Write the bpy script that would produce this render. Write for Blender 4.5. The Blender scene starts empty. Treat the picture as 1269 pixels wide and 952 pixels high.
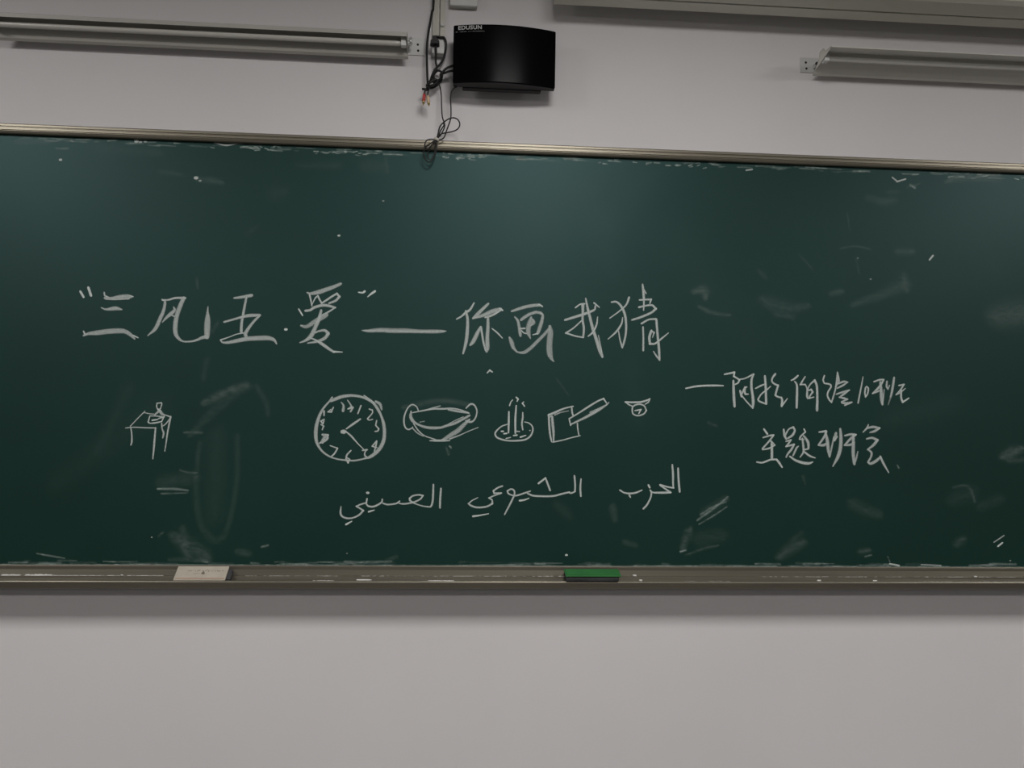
import bpy, math, random
from mathutils import Vector, Matrix
C = bpy.context.scene.collection
S = bpy.context.scene
RND = random.Random(7)

# ------------------------------------------------------------------ camera
W, H, F = 1269.0, 952.0, 1000.0
EYE = Vector((0.0, -2.38, 1.5))
YAW, PITCH, ROLL = math.radians(4.05), math.radians(1.0), math.radians(1.0)
FWD = Vector((math.sin(YAW) * math.cos(PITCH), math.cos(YAW) * math.cos(PITCH), math.sin(PITCH)))
_r = Vector((math.cos(YAW), -math.sin(YAW), 0.0))
_u = _r.cross(FWD)
RGT = _r * math.cos(ROLL) + _u * math.sin(ROLL)
UPV = _u * math.cos(ROLL) - _r * math.sin(ROLL)
cam_data = bpy.data.cameras.new('camera')
cam_data.sensor_width = 36.0
cam_data.lens = 36.0 * F / W
cam_data.clip_start = 0.05
cam = bpy.data.objects.new('camera', cam_data)
C.objects.link(cam)
m = Matrix.Identity(4)
for i in range(3):
    m[i][0], m[i][1], m[i][2], m[i][3] = RGT[i], UPV[i], -FWD[i], EYE[i]
cam.matrix_world = m
S.camera = cam

# ------------------------------------------------------------------ world, exposure, lights
S.view_settings.view_transform = 'Standard'
S.view_settings.look = 'None'
S.view_settings.gamma = 1.0
S.view_settings.use_curve_mapping = False
S.view_settings.exposure = 0.0
wd = bpy.data.worlds.new('world')
S.world = wd
wd.use_nodes = True
wd.node_tree.nodes['Background'].inputs[0].default_value = (0.9, 0.95, 1.0, 1)
wd.node_tree.nodes['Background'].inputs[1].default_value = 0.02
LAMP_Z = 2.95                                             # ceiling height; square panels are set into it
LAMP_X = (-2.22, 0.35, 3.08)
LAMP_ROWS = ((1.74, 33.5), (4.60, 34.0), (7.05, 14.0))     # distance from the board wall, watts
LAMP_COLOR = (1.0, 0.965, 0.94)
LAMP_SIZE = 0.58

# ------------------------------------------------------------------ helpers
def at(px, py, p):
    """Point of the place seen at a photo pixel, at distance p in front of the board wall (y = -p)."""
    d = RGT * ((px - W / 2) / F) - UPV * ((py - H / 2) / F) + FWD
    t = (-p - EYE.y) / d.y
    return EYE + d * t

def tag(o, label=None, cat=None, group=None, kind=None):
    if label: o['label'] = label
    if cat: o['category'] = cat
    if group: o['group'] = group
    if kind: o['kind'] = kind
    return o

def empty(name, loc=(0, 0, 0)):
    o = bpy.data.objects.new(name, None)
    o.empty_display_size = 0.05
    o.location = loc
    C.objects.link(o)
    return o

class MB:
    def __init__(s): s.v, s.f, s.a, s.sm = [], [], [], []
    def add(s, vs, fs, a=None, smooth=False):
        b = len(s.v)
        s.v += [tuple(x) for x in vs]
        s.f += [tuple(b + i for i in f) for f in fs]
        s.sm += [smooth] * len(fs)
        s.a += list(a) if a is not None else [1.0] * len(vs)
    def box(s, x0, x1, p0, p1, z0, z1, rot=None, bev=0.0):
        """Axis box; p is distance in front of the wall (y=-p). rot = (pivot, Matrix3)."""
        y0, y1 = -p1, -p0
        if bev <= 0:
            vs = [Vector((x, y, z)) for x in (x0, x1) for y in (y0, y1) for z in (z0, z1)]
            fs = [(0, 1, 3, 2), (4, 6, 7, 5), (0, 4, 5, 1), (2, 3, 7, 6), (0, 2, 6, 4), (1, 5, 7, 3)]
        else:
            import bmesh
            bm = bmesh.new()
            bmesh.ops.create_cube(bm, size=1.0)
            for w in bm.verts:
                w.co = Vector(((x0 + x1) / 2 + w.co.x * (x1 - x0), (y0 + y1) / 2 + w.co.y * (y1 - y0), (z0 + z1) / 2 + w.co.z * (z1 - z0)))
            bmesh.ops.bevel(bm, geom=bm.edges[:], offset=bev, segments=2, profile=0.5, affect='EDGES')
            bm.verts.index_update()
            vs = [w.co.copy() for w in bm.verts]
            fs = [[w.index for w in f.verts] for f in bm.faces]
            bm.free()
        if rot:
            vs = [rot[0] + rot[1] @ (v - rot[0]) for v in vs]
        s.add(vs, fs)
    def prism(s, prof, x0, x1, rot=None):
        """Extrude a closed (p, z) outline along x."""
        n = len(prof)
        area = sum(prof[i][0] * prof[(i + 1) % n][1] - prof[(i + 1) % n][0] * prof[i][1] for i in range(n))
        if area < 0: prof = prof[::-1]
        vs = [Vector((x, -p, z)) for x in (x0, x1) for p, z in prof]
        fs = [(i, (i + 1) % n, n + (i + 1) % n, n + i) for i in range(n)]
        fs += [tuple(range(n))[::-1], tuple(range(n, 2 * n))]
        if rot: vs = [rot[0] + rot[1] @ (v - rot[0]) for v in vs]
        s.add(vs, fs)
    def sheet(s, prof, x0, x1, th):
        """Bent sheet of thickness th along an open (p, z) line, extruded along x."""
        n = len(prof)
        off = []
        for i in range(n):
            a = Vector(prof[max(i - 1, 0)]); b = Vector(prof[min(i + 1, n - 1)])
            d = (b - a).normalized()
            off.append((prof[i][0] - d.y * th, prof[i][1] + d.x * th))
        s.prism(list(prof) + off[::-1], x0, x1)
    def lathe(s, base, axis, prof, n=20):
        """prof: (radius, height) pairs along axis from base."""
        axis = Vector(axis).normalized()
        e1 = axis.orthogonal().normalized(); e2 = axis.cross(e1)
        vs = [Vector(base) + axis * h + (e1 * math.cos(2 * math.pi * k / n) + e2 * math.sin(2 * math.pi * k / n)) * r
              for r, h in prof for k in range(n)]
        fs = []
        for j in range(len(prof) - 1):
            for k in range(n):
                fs.append((j * n + k, j * n + (k + 1) % n, (j + 1) * n + (k + 1) % n, (j + 1) * n + k))
        s.add(vs, fs, smooth=True)
        m_ = len(prof) - 1
        s.add([vs[k] for k in range(n)], [tuple(range(n))[::-1]])
        s.add([vs[m_ * n + k] for k in range(n)], [tuple(range(n))])
    def tube(s, pts, r, n=10, smooth=True):
        pts = [Vector(p) for p in (spline(pts, 7) if smooth else pts)]
        up = None
        vs = []
        for i, p in enumerate(pts):
            t = (pts[min(i + 1, len(pts) - 1)] - pts[max(i - 1, 0)]).normalized()
            if up is None: up = t.orthogonal().normalized()
            up = (up - t * up.dot(t)).normalized()
            w = t.cross(up)
            vs += [p + (up * math.cos(2 * math.pi * k / n) + w * math.sin(2 * math.pi * k / n)) * r for k in range(n)]
        fs = []
        for j in range(len(pts) - 1):
            for k in range(n):
                fs.append((j * n + k, j * n + (k + 1) % n, (j + 1) * n + (k + 1) % n, (j + 1) * n + k))
        fs.append(tuple(range(n))[::-1]); fs.append(tuple(range((len(pts) - 1) * n, len(pts) * n)))
        s.add(vs, fs, smooth=True)
    def build(s, name, mat, parent=None, density=False):
        me = bpy.data.meshes.new(name)
        me.from_pydata(s.v, [], s.f)
        me.polygons.foreach_set('use_smooth', s.sm)
        if density:
            at_ = me.attributes.new('chalk_cover', 'FLOAT', 'POINT')
            at_.data.foreach_set('value', s.a)
        me.materials.append(mat)
        me.update()
        if not density:
            import bmesh
            bm = bmesh.new(); bm.from_mesh(me)
            bmesh.ops.recalc_face_normals(bm, faces=bm.faces[:])
            bm.to_mesh(me); bm.free()
        o = bpy.data.objects.new(name, me)
        C.objects.link(o)
        if parent:
            o.parent = parent
            o.matrix_parent_inverse = Matrix.Translation(parent.location).inverted()
        return o

def spline(pts, k):
    """Catmull-Rom through tuples of any length."""
    if len(pts) < 3: return [tuple(p) for p in pts]
    P = [tuple(p) for p in pts]
    P = [tuple(2 * a - b for a, b in zip(P[0], P[1]))] + P + [tuple(2 * a - b for a, b in zip(P[-1], P[-2]))]
    out = []
    for i in range(1, len(P) - 2):
        p0, p1, p2, p3 = P[i - 1:i + 3]
        for j in range(k):
            t = j / k
            out.append(tuple(0.5 * (2 * b + (c - a) * t + (2 * a - 5 * b + 4 * c - d) * t * t + (3 * b - a - 3 * c + d) * t ** 3)
                             for a, b, c, d in zip(p0, p1, p2, p3)))
    out.append(P[-2])
    return out

# ------------------------------------------------------------------ materials
def mat(name, color, rough=0.5, metal=0.0, spec=0.5, noise=None, bump=None, coat=0.0, emit=None, tint=None):
    """noise = (scale, amount, detail, stretch xyz): multiplies the colour; bump = (scale, strength, stretch)."""
    mt = bpy.data.materials.new(name)
    mt.use_nodes = True
    nt = mt.node_tree; N = nt.nodes; L = nt.links
    b = N['Principled BSDF']
    b.inputs['Base Color'].default_value = (*color, 1)
    b.inputs['Roughness'].default_value = rough
    b.inputs['Metallic'].default_value = metal
    b.inputs['Specular IOR Level'].default_value = spec
    if tint: b.inputs['Specular Tint'].default_value = (*tint, 1)
    if coat: b.inputs['Coat Weight'].default_value = coat; b.inputs['Coat Roughness'].default_value = 0.05
    if emit:
        b.inputs['Emission Color'].default_value = (*emit[0], 1); b.inputs['Emission Strength'].default_value = emit[1]
    tc = N.new('ShaderNodeTexCoord')
    if noise:
        mp = N.new('ShaderNodeMapping'); mp.inputs['Scale'].default_value = noise[3] if len(noise) > 3 else (1, 1, 1)
        nz = N.new('ShaderNodeTexNoise'); nz.inputs['Scale'].default_value = noise[0]; nz.inputs['Detail'].default_value = noise[2]
        mr = N.new('ShaderNodeMapRange')
        mr.inputs['From Min'].default_value = 0.3; mr.inputs['From Max'].default_value = 0.7
        mr.inputs['To Min'].default_value = 1 - noise[1]; mr.inputs['To Max'].default_value = 1 + noise[1]
        mx = N.new('ShaderNodeMix'); mx.data_type = 'RGBA'; mx.blend_type = 'MULTIPLY'; mx.inputs[0].default_value = 1
        mx.inputs[6].default_value = (*color, 1)
        L.new(tc.outputs['Object'], mp.inputs[0]); L.new(mp.outputs[0], nz.inputs[0]); L.new(nz.outputs[0], mr.inputs[0])
        L.new(mr.outputs[0], mx.inputs[7]); L.new(mx.outputs[2], b.inputs['Base Color'])
    if bump:
        mp2 = N.new('ShaderNodeMapping'); mp2.inputs['Scale'].default_value = bump[2] if len(bump) > 2 else (1, 1, 1)
        n2 = N.new('ShaderNodeTexNoise'); n2.inputs['Scale'].default_value = bump[0]; n2.inputs['Detail'].default_value = 4
        bp = N.new('ShaderNodeBump'); bp.inputs['Strength'].default_value = bump[1]; bp.inputs['Distance'].default_value = 0.002
        L.new(tc.outputs['Object'], mp2.inputs[0]); L.new(mp2.outputs[0], n2.inputs[0]); L.new(n2.outputs[0], bp.inputs['Height'])
        L.new(bp.outputs[0], b.inputs['Normal'])
    return mt

M = {}
M['wall'] = mat('wall paint', (0.65, 0.635, 0.64), 0.85, spec=0.2, noise=(1.6, 0.025, 5), bump=(240, 0.08))
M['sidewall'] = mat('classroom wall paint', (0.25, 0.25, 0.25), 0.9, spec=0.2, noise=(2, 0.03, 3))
M['ceil'] = mat('ceiling paint', (0.40, 0.39, 0.38), 0.9, spec=0.2, noise=(2, 0.02, 3))
M['floor'] = mat('terrazzo floor', (0.07, 0.068, 0.065), 0.45, noise=(60, 0.15, 4))
M['board'] = mat('green board enamel', (0.0045, 0.0225, 0.0150), 0.47, spec=0.55, tint=(0.48, 0.80, 0.83), noise=(2.2, 0.10, 6, (1, 1, 1.6)), bump=(500, 0.05))
M['alu'] = mat('champagne aluminium', (0.205, 0.188, 0.148), 0.38, metal=0.75, noise=(3, 0.08, 4, (1, 20, 20)), bump=(60, 0.05, (0.3, 30, 30)))
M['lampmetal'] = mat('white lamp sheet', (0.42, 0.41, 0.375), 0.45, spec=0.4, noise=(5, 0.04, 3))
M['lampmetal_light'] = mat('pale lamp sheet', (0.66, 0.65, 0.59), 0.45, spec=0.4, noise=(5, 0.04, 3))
M['tubeglass_light'] = mat('pale unlit tube glass', (0.74, 0.73, 0.69), 0.25, spec=0.5)  # paler glass colour for the right lamp's tube
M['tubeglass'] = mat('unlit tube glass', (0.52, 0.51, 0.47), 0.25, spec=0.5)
M['plate'] = mat('zinc plate', (0.52, 0.52, 0.51), 0.5, metal=0.2)
M['hole'] = mat('dark hole', (0.012, 0.012, 0.012), 0.8)
M['spring'] = mat('bent tin clip', (0.55, 0.55, 0.54), 0.3, metal=0.8)
M['gloss'] = mat('glossy black plastic', (0.0025, 0.0025, 0.003), 0.22, spec=0.035)
M['blackplastic'] = mat('matte black plastic', (0.012, 0.012, 0.012), 0.55, spec=0.3)
M['cable'] = mat('black cable rubber', (0.010, 0.010, 0.010), 0.5, spec=0.3)
M['thincable'] = mat('dark grey cable', (0.018, 0.018, 0.018), 0.5, spec=0.3)
M['print'] = mat('grey print', (0.42, 0.42, 0.42), 0.6)
M['printdim'] = mat('dim grey print', (0.13, 0.13, 0.13), 0.6)
M['whiteplastic'] = mat('white plastic', (0.62, 0.62, 0.60), 0.4, noise=(30, 0.03, 2))
M['oldplastic'] = mat('yellowed white plastic', (0.50, 0.49, 0.43), 0.5, noise=(14, 0.06, 3))
M['red'] = mat('red plug plastic', (0.42, 0.03, 0.025), 0.4)
M['cream'] = mat('cream plug plastic', (0.55, 0.42, 0.28), 0.4)
M['gold'] = mat('gold pin', (0.55, 0.42, 0.18), 0.3, metal=0.9)
M['case'] = mat('painted screen case', (0.72, 0.71, 0.62), 0.5, noise=(4, 0.03, 3))
M['label'] = mat('cream eraser cover', (0.40, 0.365, 0.30), 0.55, noise=(40, 0.06, 4))
M['ink'] = mat('brown ink', (0.14, 0.12, 0.10), 0.7)
M['redband'] = mat('faded red band', (0.32, 0.17, 0.12), 0.7)
M['felt'] = mat('dark felt', (0.035, 0.035, 0.037), 0.95, noise=(60, 0.5, 4, (0.3, 1, 1)), bump=(500, 0.6))
M['greenplastic'] = mat('green eraser plastic', (0.030, 0.155, 0.040), 0.4, noise=(20, 0.12, 3))
M['chalkstick'] = mat('white chalk', (0.60, 0.60, 0.58), 0.9, noise=(200, 0.1, 2))
M['tie'] = mat('pale cable tie', (0.45, 0.43, 0.38), 0.5)

def chalk_material(name, scale, color, lo, hi, stretch=(1, 1, 1)):
    mt = bpy.data.materials.new(name); mt.use_nodes = True
    nt = mt.node_tree; N = nt.nodes; L = nt.links
    b = N['Principled BSDF']; b.inputs['Base Color'].default_value = (*color, 1); b.inputs['Roughness'].default_value = 0.95
    b.inputs['Specular IOR Level'].default_value = 0.1
    tc = N.new('ShaderNodeTexCoord'); mp = N.new('ShaderNodeMapping'); mp.inputs['Scale'].default_value = stretch
    nz = N.new('ShaderNodeTexNoise'); nz.inputs['Scale'].default_value = scale; nz.inputs['Detail'].default_value = 5
    mr = N.new('ShaderNodeMapRange'); mr.inputs['From Min'].default_value = 0.3; mr.inputs['From Max'].default_value = 0.65
    mr.inputs['To Min'].default_value = lo; mr.inputs['To Max'].default_value = hi
    at_ = N.new('ShaderNodeAttribute'); at_.attribute_name = 'chalk_cover'
    mu = N.new('ShaderNodeMath'); mu.operation = 'MULTIPLY'; mu.use_clamp = True
    L.new(tc.outputs['Object'], mp.inputs[0]); L.new(mp.outputs[0], nz.inputs[0]); L.new(nz.outputs[0], mr.inputs[0])
    L.new(mr.outputs[0], mu.inputs[0]); L.new(at_.outputs['Fac'], mu.inputs[1]); L.new(mu.outputs[0], b.inputs['Alpha'])
    return mt
M['chalk'] = chalk_material('chalk marks', 420, (0.70, 0.765, 0.74), 0.62, 1.05)
M['smudge'] = chalk_material('wiped chalk haze', 60, (0.50, 0.61, 0.57), 0.3, 1.1, (1, 1, 2.2))

# ------------------------------------------------------------------ room shell
RX0, RX1, RY, RZ = -4.6, 5.2, 8.6, LAMP_Z
def struct(name, mb, m): return tag(mb.build(name, m), kind='structure')
q = MB(); q.box(RX0 - .2, RX1 + .2, -0.2, 0.0, 0, RZ); struct('wall_front', q, M['wall'])
q = MB(); q.box(RX0 - .2, RX1 + .2, RY, RY + .2, 0, RZ); struct('wall_back', q, M['sidewall'])
q = MB(); q.box(RX0 - .2, RX0, 0, RY, 0, RZ); struct('wall_left', q, M['sidewall'])
q = MB(); q.box(RX1, RX1 + .2, 0, RY, 0, RZ); struct('wall_right', q, M['sidewall'])
q = MB(); q.box(RX0 - .2, RX1 + .2, -.2, RY + .2, -0.2, 0.0); struct('floor', q, M['floor'])
q = MB(); q.box(RX0 - .2, RX1 + .2, -.2, RY + .2, RZ, RZ + .2); struct('ceiling', q, M['ceil'])

# ------------------------------------------------------------------ ceiling lamps that light the room
def ceiling_lamp(x, y, watts):
    t = tag(empty('ceiling_lamp', (x, y, RZ)), 'square white ceiling panel lamp lighting the classroom', 'ceiling lamp', 'ceiling lamps over the classroom')
    h = LAMP_SIZE / 2
    b = MB()
    for sx, sy, ex, ey in ((-1, 0, .02, h + .02), (1, 0, .02, h + .02), (0, -1, h, .02), (0, 1, h, .02)):
        cx_, cy_ = x + sx * (h + .01), -y + sy * (h + .01)
        b.box(cx_ - (.01 if sx else h), cx_ + (.01 if sx else h), cy_ - (.01 if sy else h + .02), cy_ + (.01 if sy else h + .02), RZ - .012, RZ, bev=.001)
    b.build('frame', M['lampmetal'], t)
    d = MB(); d.box(x - h, x + h, -y - h, -y + h, RZ - .008, RZ - .001)
    d.build('diffuser', M['diffuser'], t)
    ld = bpy.data.lights.new('lamp_light', 'AREA'); ld.shape = 'SQUARE'; ld.size = LAMP_SIZE
    ld.energy = watts; ld.color = LAMP_COLOR
    lo = bpy.data.objects.new('lamp_light', ld); lo.location = (0, 0, -.009); C.objects.link(lo); lo.parent = t
M['diffuser'] = mat('lit diffuser', (0.8, 0.8, 0.78), 0.5, emit=(LAMP_COLOR, 4.0))
for yl, w in LAMP_ROWS:
    for x in LAMP_X:
        ceiling_lamp(x, -yl, w)

# ------------------------------------------------------------------ chalkboard
BX0, BX1 = -1.95, 2.30
ZT, ZB, PB = 2.244, 1.012, 0.030          # rail top, board bottom, board face in front of the wall
board = tag(empty('chalkboard', (0.17, 0, ZB)), 'long dark green chalkboard covered in white chalk writing and drawings', 'chalkboard')
q = MB(); q.box(BX0, BX1, 0.004, PB, ZB - .004, ZT - .01); q.build('writing_surface', M['board'], board)
rail = [(0.0, 0.0), (.041, 0.0), (.0445, -.003), (.0445, -.008), (.0425, -.0095), (.0425, -.0105), (.0445, -.012), (.0445, -.0175),
        (.0425, -.019), (.0425, -.020), (.044, -.0215), (.0425, -.0265), (.0395, -.0287), (.0335, -.029), (.0335, -.024), (0.0, -.024)]
q = MB(); q.prism([(p, ZT + z) for p, z in rail], BX0 - .02, BX1 + .02); q.build('top_rail', M['alu'], board)
tray = [(0, 0.0), (.0312, 0.0), (.034, -.003), (.034, -.012), (.0485, -.0255), (.0555, -.0252), (.0562, -.031), (.073, -.0455), (.0925, -.0455),
        (.0925, -.030), (.0935, -.029), (.0970, -.029), (.0990, -.0298), (.1003, -.0315), (.1007, -.0337), (.0975, -.0495), (.096, -.051), (0, -.051)]
q = MB(); q.prism([(p, ZB + z) for p, z in tray], BX0 - .02, BX1 + .02)
tray_o = q.build('chalk_tray', M['alu'], board)

# ---- chalk strokes -------------------------------------------------
def parse(txt):
    """'x,y[,w] x,y[,w] ...' -> list; a missing width repeats the last one."""
    out, w = [], 16.0
    for tok in txt.split():
        c = [float(a) for a in tok.split(',')]
        if len(c) > 2: w = c[2]
        out.append((c[0], c[1], w))
    return out

def split_corners(pts, deg=62):
    runs, cur = [], [pts[0]]
    for i in range(1, len(pts)):
        cur.append(pts[i])
        if i < len(pts) - 1:
            a = Vector((pts[i][0] - pts[i - 1][0], pts[i][1] - pts[i - 1][1])); b = Vector((pts[i + 1][0] - pts[i][0], pts[i + 1][1] - pts[i][1]))
            if a.length > 0 and b.length > 0 and a.angle(b) > math.radians(deg):
                runs.append(cur); cur = [pts[i]]
    runs.append(cur)
    return runs

LAYER = [0]
def ribbon(mb, pts, profile, soft_end=False):
    """pts in photo pixels with widths; laid on the board face as a thin film of chalk.
    profile: list of (offset -1..1, density)."""
    LAYER[0] = (LAYER[0] + 1) % 40
    p = PB + 0.0003 + LAYER[0] * 1.2e-5
    pts = spline(pts, 5) if len(pts) > 2 else pts
    n = len(pts)
    # round ends
    def tang(i):
        a, b = pts[max(i - 1, 0)], pts[min(i + 1, n - 1)]
        v = Vector((b[0] - a[0], b[1] - a[1]))
        return v.normalized() if v.length > 1e-6 else Vector((1, 0))
    rings = []
    t0, t1 = tang(0), tang(n - 1)
    ends = ((0.0, 0.5), (0.25, 0.85)) if not soft_end else ((0.0, 0.6), (0.4, 0.9))
    for e, k in ends:
        w = pts[0][2]
        rings.append((pts[0][0] - t0.x * w * .5 * (1 - e * 2.2), pts[0][1] - t0.y * w * .5 * (1 - e * 2.2), w * k, t0, 0.0 if (soft_end and e == 0) else 1))
    for i in range(n):
        rings.append((pts[i][0], pts[i][1], pts[i][2], tang(i), 1))
    for e, k in ends[::-1]:
        w = pts[-1][2]
        rings.append((pts[-1][0] + t1.x * w * .5 * (1 - e * 2.2), pts[-1][1] + t1.y * w * .5 * (1 - e * 2.2), w * k, t1, 0.0 if (soft_end and e == 0) else 1))
    vs, al = [], []
    for x, y, w, t, k in rings:
        nx, ny = -t.y, t.x
        for o, d in profile:
            vs.append(at(x + nx * o * w * .5, y + ny * o * w * .5, p)); al.append(d * k)
    c = len(profile)
    fs = []
    for j in range(len(rings) - 1):
        for k in range(c - 1):
            fs.append((j * c + k, j * c + k + 1, (j + 1) * c + k + 1, (j + 1) * c + k))
    mb.add(vs, fs, al)

class Chalk:
    """One chalk mark group drawn in a zoomed frame: origin (ox, oy) and scale s back to photo pixels."""
    def __init__(s, ox, oy, sc, grow=1.0): s.o, s.sc, s.mb, s.grow = (ox, oy), sc, MB(), grow
    def s(s, txt, d=0.8, edge=0.55):
        pts = [(s.o[0] + x / s.sc, s.o[1] + y / s.sc, max(w * s.grow * 1.13 / s.sc, 1.3)) for x, y, w in parse(txt)]
        for run in split_corners(pts):
            ribbon(s.mb, run, [(-1, d * edge * .5), (-.7, d * edge + d * .25), (0, d), (.7, d * edge + d * .25), (1, d * edge * .5)])
        return s
    def dot(s, x, y, w, d=0.9):
        return s.s('%g,%g,%g %g,%g,%g' % (x - w * .12, y, w, x + w * .12, y, w), d)
    def end(s, name, label=None):
        o = s.mb.build(name, M['chalk'], board, density=True)
        if label: o['label'] = label
        return o

# title, first half
A = (80, 330, 6.345)
Chalk(*A).s('125,200,18 148,240', .95).s('188,170,20 207,228', .95).end('chalk_quotation_mark')
c = Chalk(*A)
c.s('318,250,18 370,252,22 430,243,32 490,238,34 518,240,26', .62).s('312,208,12 318,232,14 345,244,12', .7).s('325,258,12 400,260,14 505,255,14', .6).s('515,232,12 540,240,8', .8)
c.s('290,326,9 318,338,14 345,338,22 380,333,30 410,332,30 448,340,12', .62)
c.s('150,512,12 162,540,12', .8).s('150,545,14 190,530,24 260,523,36 340,513,38 430,508,38 480,515,32 520,540,28 550,570,14', .6).s('540,545,12 578,562,9', .8)
c.end('chalk_character')
c = Chalk(*A)
c.s('768,262,12 790,280,20 778,350,26 752,410,30 715,490,28 655,545,8', .62).s('770,266,12 820,264,14 870,250,16 945,250,20', .75)
c.s('935,255,30 910,310,34 885,380,34 872,450,36 872,520,34 890,560,26 930,590,14 990,592,14 1040,580,18 1080,562,24 1115,555,30', .62)
c.s('1120,550,40 1122,470,46 1125,410,38 1125,360,18 1128,318,6', .6)
c.s('770,440,8 800,405,22 835,375,30 865,345,24 858,322,10', .6).s('835,382,12 870,398,14', .55)
c.end('chalk_character')
B = (260, 330, 6.345)
c = Chalk(*B)
c.s('195,250,16 250,243,22 325,230,26', .65).s('290,235,16 275,310,20 262,380,20 250,450,22 247,515,24', .65)
c.s('115,438,16 180,420,16 250,400,20 310,388,26 390,385,22', .65).s('390,390,18 350,430,20 310,480,24 280,530,30 285,550,26', .62)
c.s('265,525,9 210,535,8 150,558,8 85,580,12', .8).s('85,582,12 100,598,14 140,600,22 220,585,30 300,570,34 400,565,36 460,565,34 505,580,24 525,610,10', .62)
c.end('chalk_character')
Chalk(*B).dot(598, 497, 20, 1.0).end('chalk_dot')
c = Chalk(*B)
c.s('768,208,14 790,215,20 850,205,34 920,182,32 975,162,28 1025,140,24', .6).s('785,225,14 795,270,12 802,310,10', .8)
c.s('802,305,8 830,250,10 850,235,14 865,265,14 880,290,14 920,265,16 960,238,16 1000,215,14', .75).s('1000,215,16 1018,240,20 990,270,20 940,290,16', .65)
c.s('755,350,20 790,345,20 820,325,22 880,308,22 930,310,22 985,325,16', .68).s('985,325,12 940,355,14 885,385,14', .7).s('700,338,12 728,385,12', .9)
c.s('720,468,18 760,475,28 820,440,36 870,410,36 915,385,32 925,370,14', .5).s('875,350,20 860,410,28 830,480,30 795,550,34 750,585,20 710,600,10', .62)
c.s('820,525,14 860,510,16 905,505,22 930,530,26 905,565,26 850,590,22 770,605,10', .6).s('780,560,10 830,580,14 880,610,24 930,645,22 975,675,16', .7).s('975,672,16 1040,675,8', .85)
c.end('chalk_character')
D_ = (440, 330, 6.345)
Chalk(*D_).s('28,205,9 60,208,14 75,198,18', .95).s('100,240,8 130,215,16 155,198,18', .95).end('chalk_quotation_mark')
Chalk(*D_).s('55,505,8 110,508,24 200,502,34 300,507,36 400,507,36 500,512,28 620,513,30 690,512,22 715,510,8', .5).s('70,506,9 200,508,10 400,512,12 600,515,12 700,511,9', .55).end('chalk_dash', 'thick chalk dash in the title line')
c = Chalk(*D_)
c.s('935,290,12 905,340,18 870,365,20 835,395,14 800,415,12', .72).s('872,355,18 885,420,22 882,520,26 872,600,26 850,685,14', .65)
c.s('1045,298,20 1000,340,26 960,380,28 930,408,18', .62).s('935,408,14 1010,385,28 1080,355,34 1140,338,28', .58).s('1140,335,16 1158,346,14', .85).s('1140,350,14 1080,385,16 1025,402,14', .75)
c.s('1045,400,20 1045,480,26 1040,560,30 1040,640,34 1035,665,24', .6).s('1025,660,12 1010,600,16 1000,540,16 990,480,18', .7).s('985,480,18 960,530,30 930,590,32 910,615,22', .6)
c.s('1078,490,8 1120,525,12 1158,565,8', .8)
c.end('chalk_character')
c = Chalk(600, 370, 10.58)
c.s('365,165,28 440,140,38 540,110,42 640,92,42 720,85,40', .6).s('720,80,24 760,102,22', .8)
c.s('405,245,22 440,290,34 460,380,40 470,440,44 475,480,40', .55).s('490,275,40 530,245,44 600,205,40 680,180,40 740,190,38', .55)
c.s('745,195,34 768,220,34 755,300,46 730,380,48 705,450,42', .55).s('700,460,18 640,475,14', .8)
c.s('615,255,34 600,310,60 580,380,60 580,450,56 605,520,18', .5).s('640,290,44 645,320,50 610,350,30', .5).s('470,395,20 530,392,24', .65).s('490,420,14 520,450,16 560,460,12', .8)
c.s('335,515,32 360,575,56 380,640,46 430,700,20', .52).s('430,700,20 480,710,30 540,700,44 620,640,44 700,560,44 780,480,40 850,400,36', .5)
c.s('862,375,46 868,450,70 858,560,72 855,660,74 865,740,68 890,800,34 915,825,10', .5)
c.end('chalk_character')
G_ = (640, 330, 6.345)
c = Chalk(*G_)
c.s('465,325,12 500,300,12 535,295,12', .75).s('385,422,18 450,402,20 520,380,22 580,358,20 615,340,16 620,315,14', .68)
c.s('522,305,26 522,360,20 520,420,18 530,490,18 525,555,16', .65).s('525,560,12 460,548,12 390,525,14', .75).s('390,525,14 450,485,12 510,430,10', .7)
c.s('545,255,12 560,330,20 580,410,22 600,490,24 630,580,26 655,660,28 675,710,20', .65).s('675,700,10 660,620,10 645,545,8', .6)
c.s('638,400,9 630,460,14 600,520,16 565,550,10', .7).s('612,290,14 650,322,10', .75)
c.end('chalk_character')
c = Chalk(*G_)
c.s('750,282,14 785,280,16 820,310,18 850,370,20 862,450,18 860,530,16 845,600,16 832,638,14', .68).s('832,638,14 815,580,12 803,510,9', .65)
c.s('885,248,18 865,300,14 820,345,12 735,408,9', .7).s('835,405,8 825,455,14 785,515,16 722,572,8', .7)
c.s('992,145,14 1000,220,20 1002,290,14 1000,345,10', .7).s('1000,180,12 1018,212,12', .6).s('970,265,14 1020,262,14 1058,262,16 1050,290,12', .7)
c.s('965,322,16 1030,308,14 1070,308,16 1095,335,18 1060,365,18 980,400,18 910,422,14', .7)
c.s('995,480,14 998,560,14 997,660,16', .7).s('985,450,16 1040,420,14 1095,415,16', .7).s('1100,420,18 1110,540,18 1120,640,20 1125,735,16', .7).s('1125,735,14 1100,705,14 1078,670,8', .65)
c.s('1060,510,20 1045,560,20 1050,610,18 1090,608,16 1140,570,14 1195,525,6', .7).s('1060,508,14 1082,522,14 1070,560,8', .6)
c.end('chalk_character')
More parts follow.
